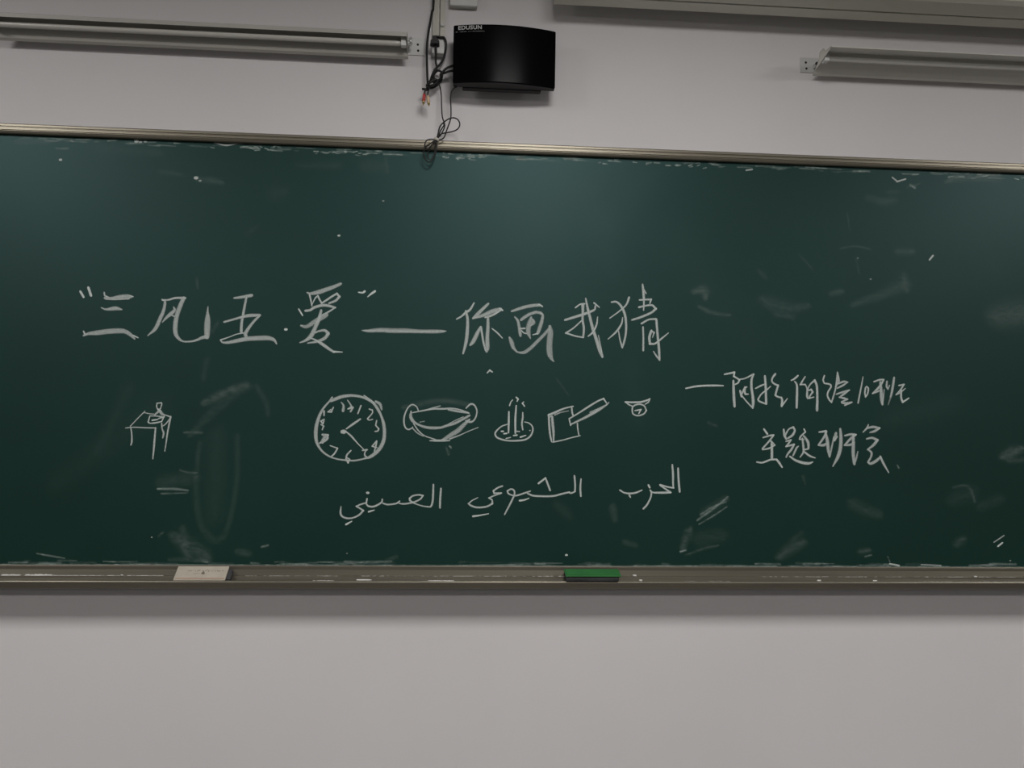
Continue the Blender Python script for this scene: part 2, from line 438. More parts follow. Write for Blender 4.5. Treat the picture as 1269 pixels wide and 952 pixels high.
# class line
Fb = (830, 440, 7.931)
Chalk(*Fb).s('160,328,14 250,310,18 340,302,18 450,300,18 525,302,12', .85).end('chalk_dash', 'thin chalk dash before the class line')
c = Chalk(*Fb)
c.s('540,190,16 590,180,18 635,170,18', .8).s('635,172,18 630,210,18 660,228,16 685,245,18 670,275,16 640,290,12', .8).s('625,255,20 628,350,26 632,440,26 637,505,22', .75)
c.s('695,238,14 740,230,14 820,190,18', .7).s('825,190,16 805,240,22 803,320,24 815,400,26 820,470,28 815,520,18', .75).s('815,518,16 785,490,14 740,440,14 705,395,12', .7)
c.s('692,355,20 705,405,22', .7).s('740,320,22 735,360,22 745,385,18 770,385,14', .7).s('700,400,14 735,330,20 755,315,14', .65)
c.end('chalk_character')
c = Chalk(*Fb)
c.s('845,328,14 900,300,18 945,284,12', .75).s('935,210,20 942,300,22 945,400,22 948,472,24', .75).s('948,482,16 880,455,18 868,435,16', .75).s('868,435,16 900,385,14 950,345,16 990,310,9', .75)
c.s('1035,190,22 1010,225,18 1005,260,16 1030,285,18 1065,300,18', .75).s('1065,300,18 1050,350,20 1038,395,18 1060,410,18 1095,420,16', .75).s('1098,420,18 1105,450,22 1100,500,22', .75).s('1100,500,18 1125,470,16 1155,430,8', .75)
c.end('chalk_character')
Gb = (980, 440, 7.931)
c = Chalk(*Gb)
c.s('68,205,18 35,235,18 5,250,12', .8).s('40,262,14 58,290,18 62,340,22 60,430,24 58,515,22', .75).s('140,215,14 115,255,16 95,290,18', .75).s('95,290,16 140,290,14 160,330,14 160,400,22 165,425,16', .7)
c.s('165,340,12 190,290,14 235,250,20 255,300,22 260,380,22 260,470,24 258,540,26', .75).s('165,350,14 200,340,18 215,365,18 190,400,16 180,425,16 225,415,12', .7)
c.end('chalk_character')
c = Chalk(*Gb)
c.s('330,205,16 318,245,16 330,278,14', .75).s('330,278,14 385,290,18 395,315,16 370,355,16 360,395,16 375,435,18 400,465,14', .75).s('400,465,14 415,420,16 440,330,16 455,240,22 458,170,12', .68)
c.s('460,175,14 470,230,18 470,265,18 440,310,14', .65).s('470,280,18 520,262,22 560,268,12', .65).s('555,270,14 510,300,20 460,325,16', .65).s('450,385,16 510,365,20 575,345,14', .65)
c.s('570,348,16 520,385,22 480,415,14', .65).s('480,415,16 520,425,22 555,435,18', .65).s('550,438,16 500,460,16', .65).s('505,470,20 550,475,24 598,465,16', .65).s('590,470,14 535,492,20', .65)
c.end('chalk_character')
c = Chalk(*Gb); c.s('710,215,9 695,300,14 675,400,16 662,470,16', .72); c.end('chalk_digit')
c = Chalk(*Gb); c.s('735,320,16 728,370,16 735,410,16 755,380,16 762,330,16 745,310,12', .75); c.end('chalk_digit')
c = Chalk(*Gb)
c.s('820,262,16 870,245,18 912,242,16', .7).s('912,245,18 880,300,22 835,350,20 805,378,14', .68).s('805,378,14 850,360,18 885,345,12', .65).s('880,270,22 888,350,30 893,430,34 900,482,24', .62).s('900,480,16 910,420,14 918,340,8', .6)
c.s('945,262,18 942,310,20 955,335,14', .62).s('955,335,14 970,300,12', .55).s('1015,225,20 1003,310,24 985,400,20 958,488,9', .65)
c.end('chalk_character')
c = Chalk(*Gb)
c.s('1065,300,16 1112,290,16', .72).s('1110,292,16 1080,340,16 1035,390,12', .7).s('1035,390,12 1075,370,14 1125,330,10', .7).s('1085,350,18 1085,420,20 1100,462,20', .75).s('1100,462,18 1130,445,16 1158,425,14', .8)
c.end('chalk_character')
# third line
Hb = (920, 510, 6.345)
c = Chalk(*Hb)
c.s('170,140,14 195,175,16', .85).s('165,205,12 215,190,14 245,185,12', .75).s('245,188,14 205,240,14 160,290,14', .72).s('160,300,12 210,290,14 255,265,12', .72).s('225,235,16 245,255,14', .65).s('230,240,16 232,300,20 232,365,20', .75)
c.s('115,398,12 160,402,14 220,380,14 270,378,14', .8).s('270,378,14 290,405,18 312,438,12', .8)
c.end('chalk_character')
c = Chalk(*Hb)
c.s('325,145,16 332,190,20 345,215,16', .7).s('335,190,14 365,140,12 400,125,16 412,150,16 395,185,20 360,210,14', .7).s('345,235,12 380,225,14', .72).s('380,228,14 345,275,14', .7).s('345,275,14 405,260,16', .7)
c.s('405,262,16 385,300,18 360,330,16 345,358,12', .68).s('440,275,10 425,290,16 400,345,14', .65).s('375,355,14 420,385,18 480,405,22 525,408,20 552,398,10', .75)
c.s('485,140,12 495,160,12', .75).s('495,162,12 460,195,14 450,215,12', .7).s('450,218,12 480,222,12', .65).s('485,195,16 515,240,22 520,290,16', .65).s('515,295,14 480,302,14', .65).s('472,215,14 480,280,18 480,320,16 455,358,10', .65).s('490,320,14 530,350,16 572,365,9', .75)
c.end('chalk_character')
c = Chalk(*Hb)
c.s('605,162,12 655,155,18', .75).s('660,160,16 640,205,18 600,262,14', .65).s('600,265,14 640,265,22 670,245,12', .62).s('655,175,18 668,230,26 675,300,24 685,355,14', .62).s('688,350,14 705,270,14 720,200,12', .55)
c.s('735,175,24 725,225,20', .55).s('725,225,18 742,200,18', .55).s('770,140,18 775,210,26 770,290,28 750,360,26 712,430,10', .62)
c.s('808,190,14 850,180,18 890,182,16', .65).s('890,185,16 850,215,20 805,265,14', .62).s('805,265,14 850,262,20 880,245,12', .58).s('872,195,22 872,270,26 872,340,26 880,410,22', .6).s('882,405,16 895,370,16 908,315,8', .52)
c.end('chalk_character')
c = Chalk(*Hb)
c.s('990,105,10 980,130,16 950,162,10', .6).s('985,130,16 1030,122,20 1075,132,18', .6).s('1075,132,18 1040,155,20 1005,165,12', .6).s('980,215,14 1020,208,18 1060,225,22', .62).s('1060,228,22 1030,265,22 985,300,12', .6)
c.s('990,300,14 1015,325,18 1010,360,16 990,395,16', .58).s('990,400,16 1010,410,22 1050,390,24 1085,360,18', .6).s('1085,355,14 1110,410,18 1150,480,9', .68)
c.end('chalk_character')
# Arabic line
c = Chalk(410, 580, 7.93)
c.s('1082,205,18 1075,300,20 1072,390,18', .72).s('1008,165,16 1005,260,20 1000,330,20 985,375,18 960,382,14 890,372,12 820,348,12', .72)
c.s('820,348,12 780,322,18 775,300,18 805,275,16 860,265,16 905,272,16 880,305,16 820,335,16 740,352,16 690,352,14 660,340,12', .72)
c.s('675,328,14 640,350,16 560,360,16 512,348,14', .72).s('505,312,18 500,335,16 470,358,18 420,380,18 370,376,18 345,350,14', .72).s('355,305,16 348,345,14', .75)
c.s('350,342,14 290,360,16 252,378,14', .72).s('252,378,16 290,400,16 318,420,18 280,460,18 220,490,16 160,495,18 110,475,18 95,440,20 100,380,9', .72)
c.dot(363, 245, 24, .8).s('375,430,18 425,415,10', .9).s('152,555,20 205,525,10', .9)
c.end('chalk_word', 'leftmost Arabic word in chalk')
c = Chalk(570, 570, 7.93)
c.s('1190,190,14 1183,270,18 1188,355,18', .75).s('1125,160,18 1132,240,18 1130,310,16', .75).s('1130,312,16 1090,328,16 1070,318,14', .75)
c.s('1075,318,16 1000,335,18 920,355,18 820,358,18 720,352,18 665,330,16', .75).s('690,308,14 640,325,16 560,350,16 520,350,14 475,330,16 468,305,16 500,288,16 530,300,16 535,340,16 500,420,18 440,535,14', .72)
c.s('775,230,20 840,180,16', .85).s('840,180,16 860,230,18 885,298,18', .75).s('590,400,20 630,395,16 678,378,9', .9)
c.s('415,258,16 370,275,16 330,305,18 335,328,14 405,326,14', .75).s('405,328,14 340,350,14 285,375,14', .72).s('285,375,14 315,395,14 318,430,18 260,460,18 170,468,18 110,450,18 85,430,16', .72).s('85,430,14 120,400,12 175,372,8', .7)
c.s('130,555,20 200,545,14 280,530,8', .9)
c.end('chalk_word', 'middle Arabic word in chalk')
c = Chalk(730, 560, 7.93)
c.s('875,165,18 880,280,20 890,390,20', .78).s('818,130,16 825,220,20 825,300,18 828,355,14', .78).s('830,355,16 770,345,16 700,325,18', .78).s('700,330,16 750,365,16 800,398,18', .75).s('800,400,20 720,402,22 630,400,16 605,382,14', .75)
c.s('600,378,14 612,400,16 605,450,16 570,520,18 535,558,18', .75).s('585,330,20 595,350,18', .85).s('305,378,16 345,402,16 400,410,18 460,402,18 518,378,14', .75).s('397,430,18 405,445,14', .8)
c.end('chalk_word', 'rightmost Arabic word in chalk')
# drawings
c = Chalk(140, 480, 9.52)
c.s('375,285,12 290,370,12 205,460,12', .65).s('150,480,7 250,472,12 380,478,14 505,480,14', .72).s('210,475,14 222,560,16 222,640,20 212,680,16', .7).s('502,480,18 492,600,22 482,720,22 470,845,12', .72)
c.s('370,300,12 430,312,12 490,318,10', .6).s('610,325,12 680,350,18', .7).s('680,350,22 660,450,20 640,560,18 625,670,14 610,755,9', .7).s('665,380,16 620,435,14 585,460,12', .65).s('575,430,18 580,490,16 598,540,22 588,595,16', .68)
c.s('520,190,14 515,230,14 530,260,14 560,255,12 575,200,16 570,183,14 520,190,14', .7).s('530,265,20 545,280,26 500,320,20 490,335,12', .6).s('550,275,36 575,310,36 605,330,20', .6)
c.s('435,340,14 415,410,16', .8).s('415,412,16 440,425,14 500,420,18 575,405,14', .8).s('575,405,14 600,350,14', .8).s('600,350,16 510,340,12 440,338,12', .75).s('465,390,18 530,380,10', 1.0).s('540,368,16 600,350,20', .7)
c.end('desk_drawing', 'small chalk drawing of a figure reading at a desk')
c = Chalk(380, 480, 9.52)
c.s('300,120,20 265,170,20 200,245,26 150,340,36 115,460,42 108,560,44 120,650,36 170,740,26 250,805,22 350,845,18 470,862,20 570,865,20 690,840,20 760,815,38 850,740,44 905,640,44 918,540,40 910,440,38 880,340,28 840,260,34 790,190,30 730,150,28 650,115,28 540,98,32 430,108,38 350,135,40 290,160,34', .62)
c.s('680,100,18 750,150,20 800,190,20', .6).s('820,170,30 865,200,36 885,260,22', .55)
c.s('410,180,14 435,215,24 430,275,34', .6).s('485,155,14 515,200,18 530,230,20 490,255,18', .62).s('490,255,18 545,240,22 520,285,22', .62).s('640,220,18 605,308,18', .72)
c.s('740,258,16 775,270,16 775,305,14 720,370,18', .75).s('720,375,16 740,388,14 778,378,10', .75).s('825,395,16 815,450,16', .7).s('815,450,16 850,490,18 840,515,18 805,522,12', .72)
c.s('825,635,16 775,695,18', .7).s('775,697,16 825,712,16', .7).s('825,640,18 815,700,20 798,760,14', .7).s('660,745,18 710,738,22', .7).s('705,740,18 685,775,16 690,810,22 715,825,12', .65)
c.s('520,750,18 475,800,20 468,850,22 490,890,20 506,850,16 482,835,14', .7).s('280,690,14 365,720,16', .72).s('365,722,18 330,780,20 295,815,18', .72)
c.s('190,560,28 250,565,24 240,610,30 190,640,34 155,660,18', .62).s('215,590,50 190,640,46', .5).s('205,380,18 170,400,20 190,430,20 205,400,16', .68).s('170,440,14 200,460,18 185,500,14', .68)
c.s('205,285,24 205,330,20', .65).s('315,238,16 290,290,22 255,290,18 285,262,12', .62)
c.s('470,490,16 540,440,26 630,378,22', .7).dot(435, 525, 50, .75).s('460,520,16 530,580,22 600,660,14 680,740,9', .72)
c.end('clock_drawing', 'round chalk drawing of a clock face')
c = Chalk(490, 480, 9.518)
c.s('200,300,12 330,275,18 450,255,22 560,255,22 650,250,20 740,260,16 830,290,16 865,305,18', .68).s('630,265,24 740,285,26 850,300,22', .6).s('390,260,14 450,240,12 530,220,8', .6)
c.s('185,285,18 180,340,36 200,390,40 250,430,26 350,470,30 450,480,34 540,475,28 600,455,30 700,425,32 800,375,28 870,335,28', .58).s('600,450,10 700,395,8 800,350,8', .6)
c.s('270,275,14 250,230,14 200,205,16 150,240,16 112,320,18 100,400,20 115,470,18 150,498,18 190,485,14 205,470,10', .7)
c.s('835,245,16 885,200,22 930,210,20 960,270,18 955,330,18 930,385,20 890,410,24 840,400,28', .65)
c.s('215,430,14 270,510,16 340,570,14 420,600,14 480,620,14', .65).s('200,480,14 260,540,16 330,578,8', .55).s('410,630,14 480,630,24 560,630,24 640,630,12', .7)
c.s('870,385,28 800,450,46 740,510,54 660,560,50 580,610,36 530,630,18', .52).s('640,610,20 760,565,14 860,520,10 975,475,7', .6).s('285,412,8 340,402,8', .4)
c.end('wok_drawing', 'chalk drawing of a two-handled wok')
c = Chalk(600, 480, 9.518)
c.s('270,438,12 200,465,16 135,530,20 140,580,20 190,610,20 280,630,18 400,630,20 490,615,20 550,570,20 575,500,18 560,450,16 520,420,14 480,410,10', .75)
c.s('292,290,18 290,400,24 287,535,18', .8).s('378,220,18 368,380,24 368,540,20', .8).s('455,300,14 455,360,20 445,430,20 455,500,16', .75)
c.s('335,150,12 315,175,14 300,215,16', .8).s('380,120,18 400,140,18 390,165,14', .85).s('465,175,14 452,190,16', .85).s('452,190,16 475,222,16', .85)
c.s('205,520,18 225,520,18', .9).s('235,548,18 262,545,18', .95).s('385,520,16 415,522,14', .7).s('350,570,18 385,565,18', .9).s('430,588,20 490,568,12', .9).s('260,605,14 310,592,12', .75).dot(540, 510, 14, .8)
c.end('candle_drawing', 'chalk drawing of three candles on a plate')
Kb = (670, 480, 8.46)
c = Chalk(*Kb)
c.s('85,290,20 90,400,22 100,500,20 115,570,14', .72).s('120,310,24 128,400,28 135,480,24 135,560,16', .68).s('82,330,12 110,300,12', .7).s('130,575,14 230,555,12 320,530,12 415,508,10', .78)
c.s('85,290,22 150,265,24 240,225,18 340,200,14', .72).s('150,290,18 210,265,12 290,248,8', .5).s('325,205,16 330,260,18 340,295,16', .72).s('385,380,14 390,440,14 400,500,12', .75)
c.s('300,330,16 305,360,14 315,400,12', .75).s('300,330,14 400,270,16 500,205,20 600,145,18 660,120,18', .72).s('660,120,18 690,165,14', .75).s('315,390,16 400,350,22 500,300,28 600,240,34 690,185,16 715,160,8', .62).s('520,262,18 610,225,16', .45)
c.end('notebook_drawing', 'chalk drawing of a notebook crossed by a pencil')
c = Chalk(*Kb)
c.s('890,155,18 960,158,20 1050,155,20 1120,135,18 1145,120,12', .8).s('1145,122,12 1130,155,14 1095,178,10', .75).s('895,155,14 920,180,14 965,200,12', .75)
c.s('960,240,16 970,200,16 1030,178,16 1085,195,16 1108,245,16 1080,280,16 1020,298,16 970,280,16 960,240,16', .72).s('990,245,12 1050,235,18', .85).s('1050,235,16 1030,275,12', .85)
c.end('winged_disc_drawing', 'small chalk drawing of a winged disc')

# ---- wiped smears and stray specks ---------------------------------
sm = MB()
def smear(txt, d):
    if d < .3: d *= .62
    ribbon(sm, parse(txt), [(-1.3, 0), (-.9, d * .12), (-.5, d * .42), (0, d * .75), (.5, d * .42), (.9, d * .12), (1.3, 0)], True)
for t, d in [('243,222,8 262,224,12 275,226,9', .16), ('198,213,8 224,216,9', .10), ('195,606,3 214,606,4 233,608,3', .55), ('200,612,3 232,611,2', .3), ('200,598,24 240,592,22', .09),
             ('223,583,3 234,586,4 244,586,2', .28), ('228,536,4 250,536,5', .25), ('252,500,10 272,490,14 288,482,10', .22), ('290,482,14 306,478,16', .16), ('235,540,10 262,512,16 300,480,16', .08), ('318,478,10 330,500,10 332,515,8', .08),
             ('247,548,8 243,600,10 246,640,12 258,664,14 274,668,12 286,640,10 294,590,10 294,540,10', .075), ('268,540,40 266,640,40', .045),
             ('214,664,16 232,676,26 256,690,22', .17), ('226,655,14 232,690,14', .12), ('294,684,10 308,686,12', .16), ('324,678,3 332,676,4', .35), ('45,686,2 62,689,3 80,692,2', .5),
             ('196,665,4 202,660,4', .2), ('210,694,8 260,694,8', .12), ('452,206,22 478,206,20', .06), ('478,196,5 480,215,5', .10), ('244,346,6 245,358,4', .14), ('256,445,10 252,470,10', .06), ('270,400,8 262,412,6', .1),
             ('318,281,8 305,290,8', .06), ('340,240,24 352,236,20', .06), ('367,205,8 420,205,14', .06),
             ('500,505,8 545,497,10 580,501,8', .17), ('553,555,4 556,563,5', .25), ('557,553,3 559,555,3', .5), ('759,628,12 762,644,10', .16), ('774,672,10 788,676,10', .10), ('690,625,18 705,640,18', .05), ('480,695,8 492,690,6', .14),
             ('858,362,8 872,360,16 874,370,10', .22), ('866,380,6 884,388,8 905,391,5', .2), ('945,372,20 975,382,24 1002,379,10', .11), ('960,390,8 985,394,8', .09), ('1056,378,10 1090,366,16 1122,352,24', .13), ('1120,340,10 1124,362,8', .12),
             ('1030,364,10 1043,361,10', .15), ('1112,312,12 1131,312,12', .15), ('1042,308,4 1060,305,4 1078,309,4', .14), ('1236,392,40 1268,388,42', .20), ('1075,245,10 1095,250,14 1110,248,10', .13), ('1100,238,8 1112,238,8', .1), ('1172,226,6 1190,220,14 1240,221,12', .28),
             ('1128,229,4 1134,233,4', .55), ('1124,232,3 1140,228,3', .25), ('1050,265,3 1053,285,3', .12), ('990,315,4 1008,335,5', .08), ('1060,318,4 1065,340,4', .07), ('940,335,8 950,345,8', .07), ('1225,320,4 1240,340,6', .06),
             ('864,645,3 882,632,4 902,616,3', .45), ('868,638,3 884,628,3 900,622,2', .35), ('866,650,2 886,638,3 901,628,2', .35), ('872,636,14 900,618,12', .14), ('846,680,10 853,660,12 856,655,8', .20), ('843,684,3 850,682,3', .6), ('866,668,26 896,664,22', .07), ('850,688,4 872,680,5 890,676,4', .16),
             ('966,690,14 980,680,18 996,672,14', .17), ('980,670,8 994,660,8', .08), ('1056,624,18 1072,632,20 1090,638,14', .10), ('1181,604,4 1200,603,5 1208,622,5', .16), ('1180,620,24 1205,610,26', .06), ('1215,628,18 1240,618,18', .06), ('1242,566,12 1254,561,18 1266,556,12', .26), ('1250,572,8 1268,570,8', .14),
             ('1186,674,14 1194,668,12', .15), ('1066,684,10 1078,682,8', .17), ('1072,690,3 1080,688,3', .3), ('1100,690,2 1103,697,2', .3), ('1112,577,3 1114,580,3', .35), ('995,590,5 998,600,4', .1), ('878,524,6 888,528,6', .1), ('1100,520,40 1180,500,40', .03), ('120,560,14 160,480,24', .035), ('70,600,40 200,500,50', .025),
             ('20,176,8 60,176,8', .16), ('120,183,16 200,190,14', .08), ('70,184,4 84,184,4', .3), ('730,240,60 760,330,50', .03), ('840,300,90 930,420,80', .02), ('690,470,5 705,490,4', .09), ('756,275,50 800,220,50', .025), ('780,460,40 790,520,40', .025), ('640,320,120 690,250,110', .02)]:
    smear(t, d)
# chalk dust caught along the underside of the rail and above the tray
def board_edge_top(x): return 168.6 + 0.0385 * x
def board_edge_bot(x): return 699.0 + 0.0030 * x
for i in range(150):
    x = RND.uniform(5, 1265)
    if 560 < x < 600 and RND.random() < .4: continue
    ln = RND.uniform(4, 24)
    y = board_edge_top(x) + RND.uniform(-.5, 4.5)
    smear('%g,%g,%g %g,%g,%g' % (x, y, RND.uniform(1.6, 3.6), x + ln, y + .04 * ln + RND.uniform(-1, 1), RND.uniform(1, 2.5)), RND.uniform(.12, .6))
for x0, x1, n in [(548, 600, 26), (300, 345, 12), (380, 470, 18), (1170, 1268, 14), (740, 880, 16)]:
    for i in range(n):
        x = RND.uniform(x0, x1); y = board_edge_top(x) + RND.uniform(0, 7)
        smear('%g,%g,%g %g,%g,%g' % (x, y, RND.uniform(1.5, 3), x + RND.uniform(2, 7), y + RND.uniform(-1.5, 1.5), RND.uniform(1.2, 2.5)), RND.uniform(.4, .95))
for i in range(90):
    x = RND.uniform(5, 1265); ln = RND.uniform(5, 40)
    y = board_edge_bot(x) - RND.uniform(-.5, 4.0)
    smear('%g,%g,%g %g,%g,%g' % (x, y, RND.uniform(1.5, 5), x + ln, y + RND.uniform(-.8, .8), RND.uniform(1.2, 4)), RND.uniform(.06, .4))
x = 0.0
while x < 1270:
    ln = RND.uniform(12, 45); dd = RND.uniform(.35, .85) if not 705 < x < 765 else .3
    y = 701.3 + .0027 * (x - 634)
    smear('%g,%g,%g %g,%g,%g' % (x - 3, y, RND.uniform(1.8, 2.8), x + ln, y + .0027 * ln, RND.uniform(1.8, 2.8)), dd)
    x += ln
o = sm.build('chalk_smudges', M['smudge'], board, density=True)
tag(o, kind='stuff')
sp = Chalk(0, 0, 1.0)
for x, y, w, d in [(75, 198, 3, .9), (243, 220.5, 4, .8), (248, 224, 2.5, .5), (420, 292, 2.6, .9), (169, 175, 4, .75), (174, 176, 3, .5), (180, 175.5, 3, .5), (702, 688, 2.6, .9), (283, 176, 2, .6), (475, 249, 2, .4), (1079, 346, 2, .3), (188, 666, 1.6, .5), (430, 686, 1.5, .3), (1252, 695, 1.6, .4), (1063, 320, 1.8, .25)]:
    sp.dot(x, y, w, d)
for t, d in [('1152,322,2 1156,317,2.4', .9), ('1106,220,2 1112,225,2.2', .6), ('1112,225,2.2 1122,222,2', .7), ('925,211,2 932,210,2', .6), ('604,462,1.8 607,459,2 610,461,1.8', .7), ('1232,672,1.6 1244,664,1.6', .5), ('1237,677,2.2 1242,673,2', .9), ('1103,699,2 1114,701,2', .8), ('1142,700,1.6 1166,701,1.6', .5), ('300,160,1 301,160,1', .1), ('266,177,1.6 280,180,2 294,178,1.5', .6), ('296,178,2 302,177,2', .5)]:
    sp.s(t, d)
tag(sp.end('chalk_specks'), kind='stuff')

# ------------------------------------------------------------------ things on the tray
def tilt(pivot, deg):
    return (Vector(pivot), Matrix.Rotation(math.radians(deg), 3, 'X'))
# cream eraser leaning on the sloping back of the tray
ex0, ex1 = at(214, 720, .095).x, at(278.5, 720, .095).x
piv = Vector((0, -.094, ZB - .0285))
er = tag(empty('chalkboard_eraser', ((ex0 + ex1) / 2, -.08, ZB - .04)), 'cream-covered eraser with small print and dark felt, lying in the chalk tray', 'eraser', 'erasers in the chalk tray')
rt = tilt(piv, 35)
w_e = .052
def er_box(mb, x0, x1, d0, d1, h0, h1, bev=0.0):     # d = up-slope distance from the front edge, h = height above the cover plane
    mb.box(x0, x1, .094 - d1, .094 - d0, piv.z + h0, piv.z + h1, rt, bev)
q = MB(); er_box(q, ex0, ex1, 0, w_e, -.004, 0, .0012); er_box(q, ex0, ex1, 0, .004, -.0055, 0, .001); q.build('cover', M['label'], er)
q = MB(); er_box(q, ex0 + .003, ex1 + .012, .007, w_e - .006, -.0190, -.004, .004); q.build('felt_pad', M['felt'], er)
q = MB(); er_box(q, ex0 + .004, ex1 - .004, .005, .0078, .0, .00025); q.build('red_stripe', M['redband'], er)
q = MB()
x = ex0 + .030
while x < ex1 - .016:                               # print too small to read in the photo
    for _ in range(3):
        a = x + RND.uniform(0, .004); l = RND.uniform(.0006, .0034); dd = .0315 + RND.uniform(0, .005)
        er_box(q, a, a + l, dd, dd + RND.uniform(.0006, .002), 0, .0002)
    x += .0063 if abs(x - (ex0 + ex1) / 2) > .004 else .010
er_box(q, ex0 + .047, ex0 + .066, .0245, .0252, 0, .0002)
q.build('print', M['ink'], er)
q = MB(); cx = ex0 + .074
vs = [rt[0] + rt[1] @ (Vector((cx + dx, -(.094 - d), piv.z + .0004)) - rt[0]) for dx, d in [(-.006, .026), (.001, .020), (.006, .023), (.003, .030), (0, .036), (-.002, .029)]]
q.add(vs, [tuple(range(6))]); q.build('emblem', M['ink'], er)
# green eraser lying flatter, further right
gx0, gx1 = at(701, 716, .106).x, at(769.5, 716, .1).x
gp = Vector((0, -.108, ZB - .0115)); rg = tilt(gp, 11)
ge = tag(empty('chalkboard_eraser', ((gx0 + gx1) / 2, -.08, ZB - .03)), 'green-topped eraser with worn grey-black felt, lying in the chalk tray', 'eraser', 'erasers in the chalk tray')
def g_box(mb, x0, x1, d0, d1, h0, h1, bev=0.0): mb.box(x0, x1, .108 - d1, .108 - d0, gp.z + h0, gp.z + h1, rg, bev)
q = MB(); g_box(q, gx0, gx1, 0, .050, -.0035, 0, .0012); g_box(q, gx0 + .004, gx1 - .004, .003, .047, 0, .0012, .0008); q.build('cover', M['greenplastic'], ge)
q = MB(); g_box(q, gx0 + .003, gx1 - .005, .004, .047, -.008, -.0035); q.build('felt_backing', M['hole'], ge)
q = MB(); g_box(q, gx0 + .001, gx1 - .006, .0005, .048, -.0185, -.0065, .0035); q.build('felt_pad', M['felt'], ge)

# chalk bits on the lip and the ledge of the tray
def stub(px, py, ln, r, p, z, ang, label):
    b = at(px, py, p); b.z = z + r
    a = Vector((math.cos(ang), -math.sin(ang) * .5, 0)).normalized()
    q = MB(); q.lathe(b - a * ln / 2, a, [(r * .6, 0), (r, ln * .12), (r * .95, ln * .8), (r * .5, ln)], 10)
    tag(q.build('chalk_piece', M['chalkstick']), label, 'chalk', 'chalk pieces on the tray')
ZL = ZB - .0292; ZG = ZB - .0253
stub(451, 723, .042, .0022, .0952, ZL, .02, 'flat white chalk stub on the tray lip, between the two erasers')
stub(786.5, 719.8, .010, .0026, .052, ZG, .3, 'white chalk crumb on the tray ledge just right of the green eraser')
stub(794, 722.5, .009, .0024, .0952, ZL, .5, 'white chalk crumb on the tray lip just right of the green eraser')
stub(1015, 721, .011, .0024, .0952, ZL, .2, 'round chalk crumb on the tray lip, under the last drawn characters')
stub(1084.5, 721.5, .013, .0020, .0952, ZL, .1, 'chalk crumb on the tray lip, nearer the right end of the tray')
stub(1209, 716, .010, .0018, .052, ZG, .1, 'rightmost chalk crumb, on the ledge of the tray')
stub(151, 711, .006, .0016, .0535, ZG, .3, 'tiny chalk crumb on the tray left of the cream eraser')
# powder heaps lying along the ledge and the lip
q = MB()
def powder(px0, px1, p0, p1, z, hmax, n):
    xa, xb = at(px0, 720, .06).x, at(px1, 720, .06).x
    for _ in range(n):
        t = RND.random(); x = xa + (xb - xa) * t
        r = RND.uniform(.0008, .003); pp = RND.uniform(p0, p1); h = hmax * RND.uniform(.3, 1)
        k = 7
        vs = [Vector((x + r * 2.2 * math.cos(2 * math.pi * j / k), -pp + r * .55 * math.sin(2 * math.pi * j / k), z)) for j in range(k)] + [Vector((x, -pp, z + h))]
        q.add(vs, [(j, (j + 1) % k, k) for j in range(k)], smooth=True)
powder(0, 22, .0505, .0545, ZG, .004, 50); powder(30, 62, .0505, .0545, ZG, .0045, 80); powder(60, 205, .0515, .054, ZG, .0012, 110)
powder(300, 420, .0515, .054, ZG, .0008, 40); powder(390, 415, .0938, .0962, ZL, .0016, 25); powder(532, 562, .0938, .0962, ZL, .0022, 50)
powder(545, 700, .0515, .054, ZG, .0012, 60); powder(845, 900, .0938, .0962, ZL, .001, 25); powder(940, 1269, .0515, .054, ZG, .001, 110); powder(1130, 1269, .0938, .0962, ZL, .0008, 60)
powder(440, 540, .0515, .054, ZG, .0008, 25)
tag(q.build('chalk_dust', M['chalkstick']), 'white chalk dust lying along the aluminium chalk tray', 'chalk dust', kind='stuff')

# ------------------------------------------------------------------ blackboard lamps on the wall
def end_caps(prof_out, x, th, mb): mb.prism(prof_out, x, x + th)
# left lamp: shallow trough, lit side hidden, flange towards the room
LO = .028
lz = at(426, 50.5, .045 + LO).z
lz0 = lz
lx1 = at(504.5, 50, .06 + LO).x; lx0 = at(-16, 30, .06 + LO).x
lamp = tag(empty('blackboard_lamp', ((lx0 + lx1) / 2, 0, lz)), 'unlit tube lamp on the wall left of the black speaker', 'lamp', 'lamps above the chalkboard')
prof = [(p + LO, lz + z) for p, z in [(.072, .0095), (.072, .0205), (.060, .0265), (.034, .0265), (.026, .008), (.011, -.022), (.003, -.0265)]]
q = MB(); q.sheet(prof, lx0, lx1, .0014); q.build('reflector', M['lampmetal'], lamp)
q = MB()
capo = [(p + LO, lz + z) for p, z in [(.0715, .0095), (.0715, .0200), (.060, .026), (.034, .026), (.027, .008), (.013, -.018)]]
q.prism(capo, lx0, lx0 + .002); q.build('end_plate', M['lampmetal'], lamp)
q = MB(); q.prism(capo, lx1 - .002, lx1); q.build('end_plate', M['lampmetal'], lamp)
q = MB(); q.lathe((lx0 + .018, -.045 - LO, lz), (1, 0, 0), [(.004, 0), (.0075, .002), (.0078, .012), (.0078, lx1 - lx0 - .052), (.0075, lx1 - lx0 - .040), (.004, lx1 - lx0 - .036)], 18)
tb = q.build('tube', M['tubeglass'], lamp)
for x in (lx0 + .003, lx1 - .018):
    q = MB(); q.box(x, x + .015, .036 + LO, .056 + LO, lz - .010, lz + .024, bev=.002); q.build('tube_holder', M['whiteplastic'], lamp)
def bracket(parent, x0, x1, z0, z1, holes):
    q = MB(); q.box(x0, x1, 0, .003, z0, z1, bev=.0006); b = q.build('mounting_plate', M['plate'], parent)
    for x, z in holes:
        q = MB(); q.lathe((x, -.0028, z), (0, -1, 0), [(.0035, 0), (.0035, .0006), (.0022, .0012)], 12); q.build('screw', M['hole'], b)
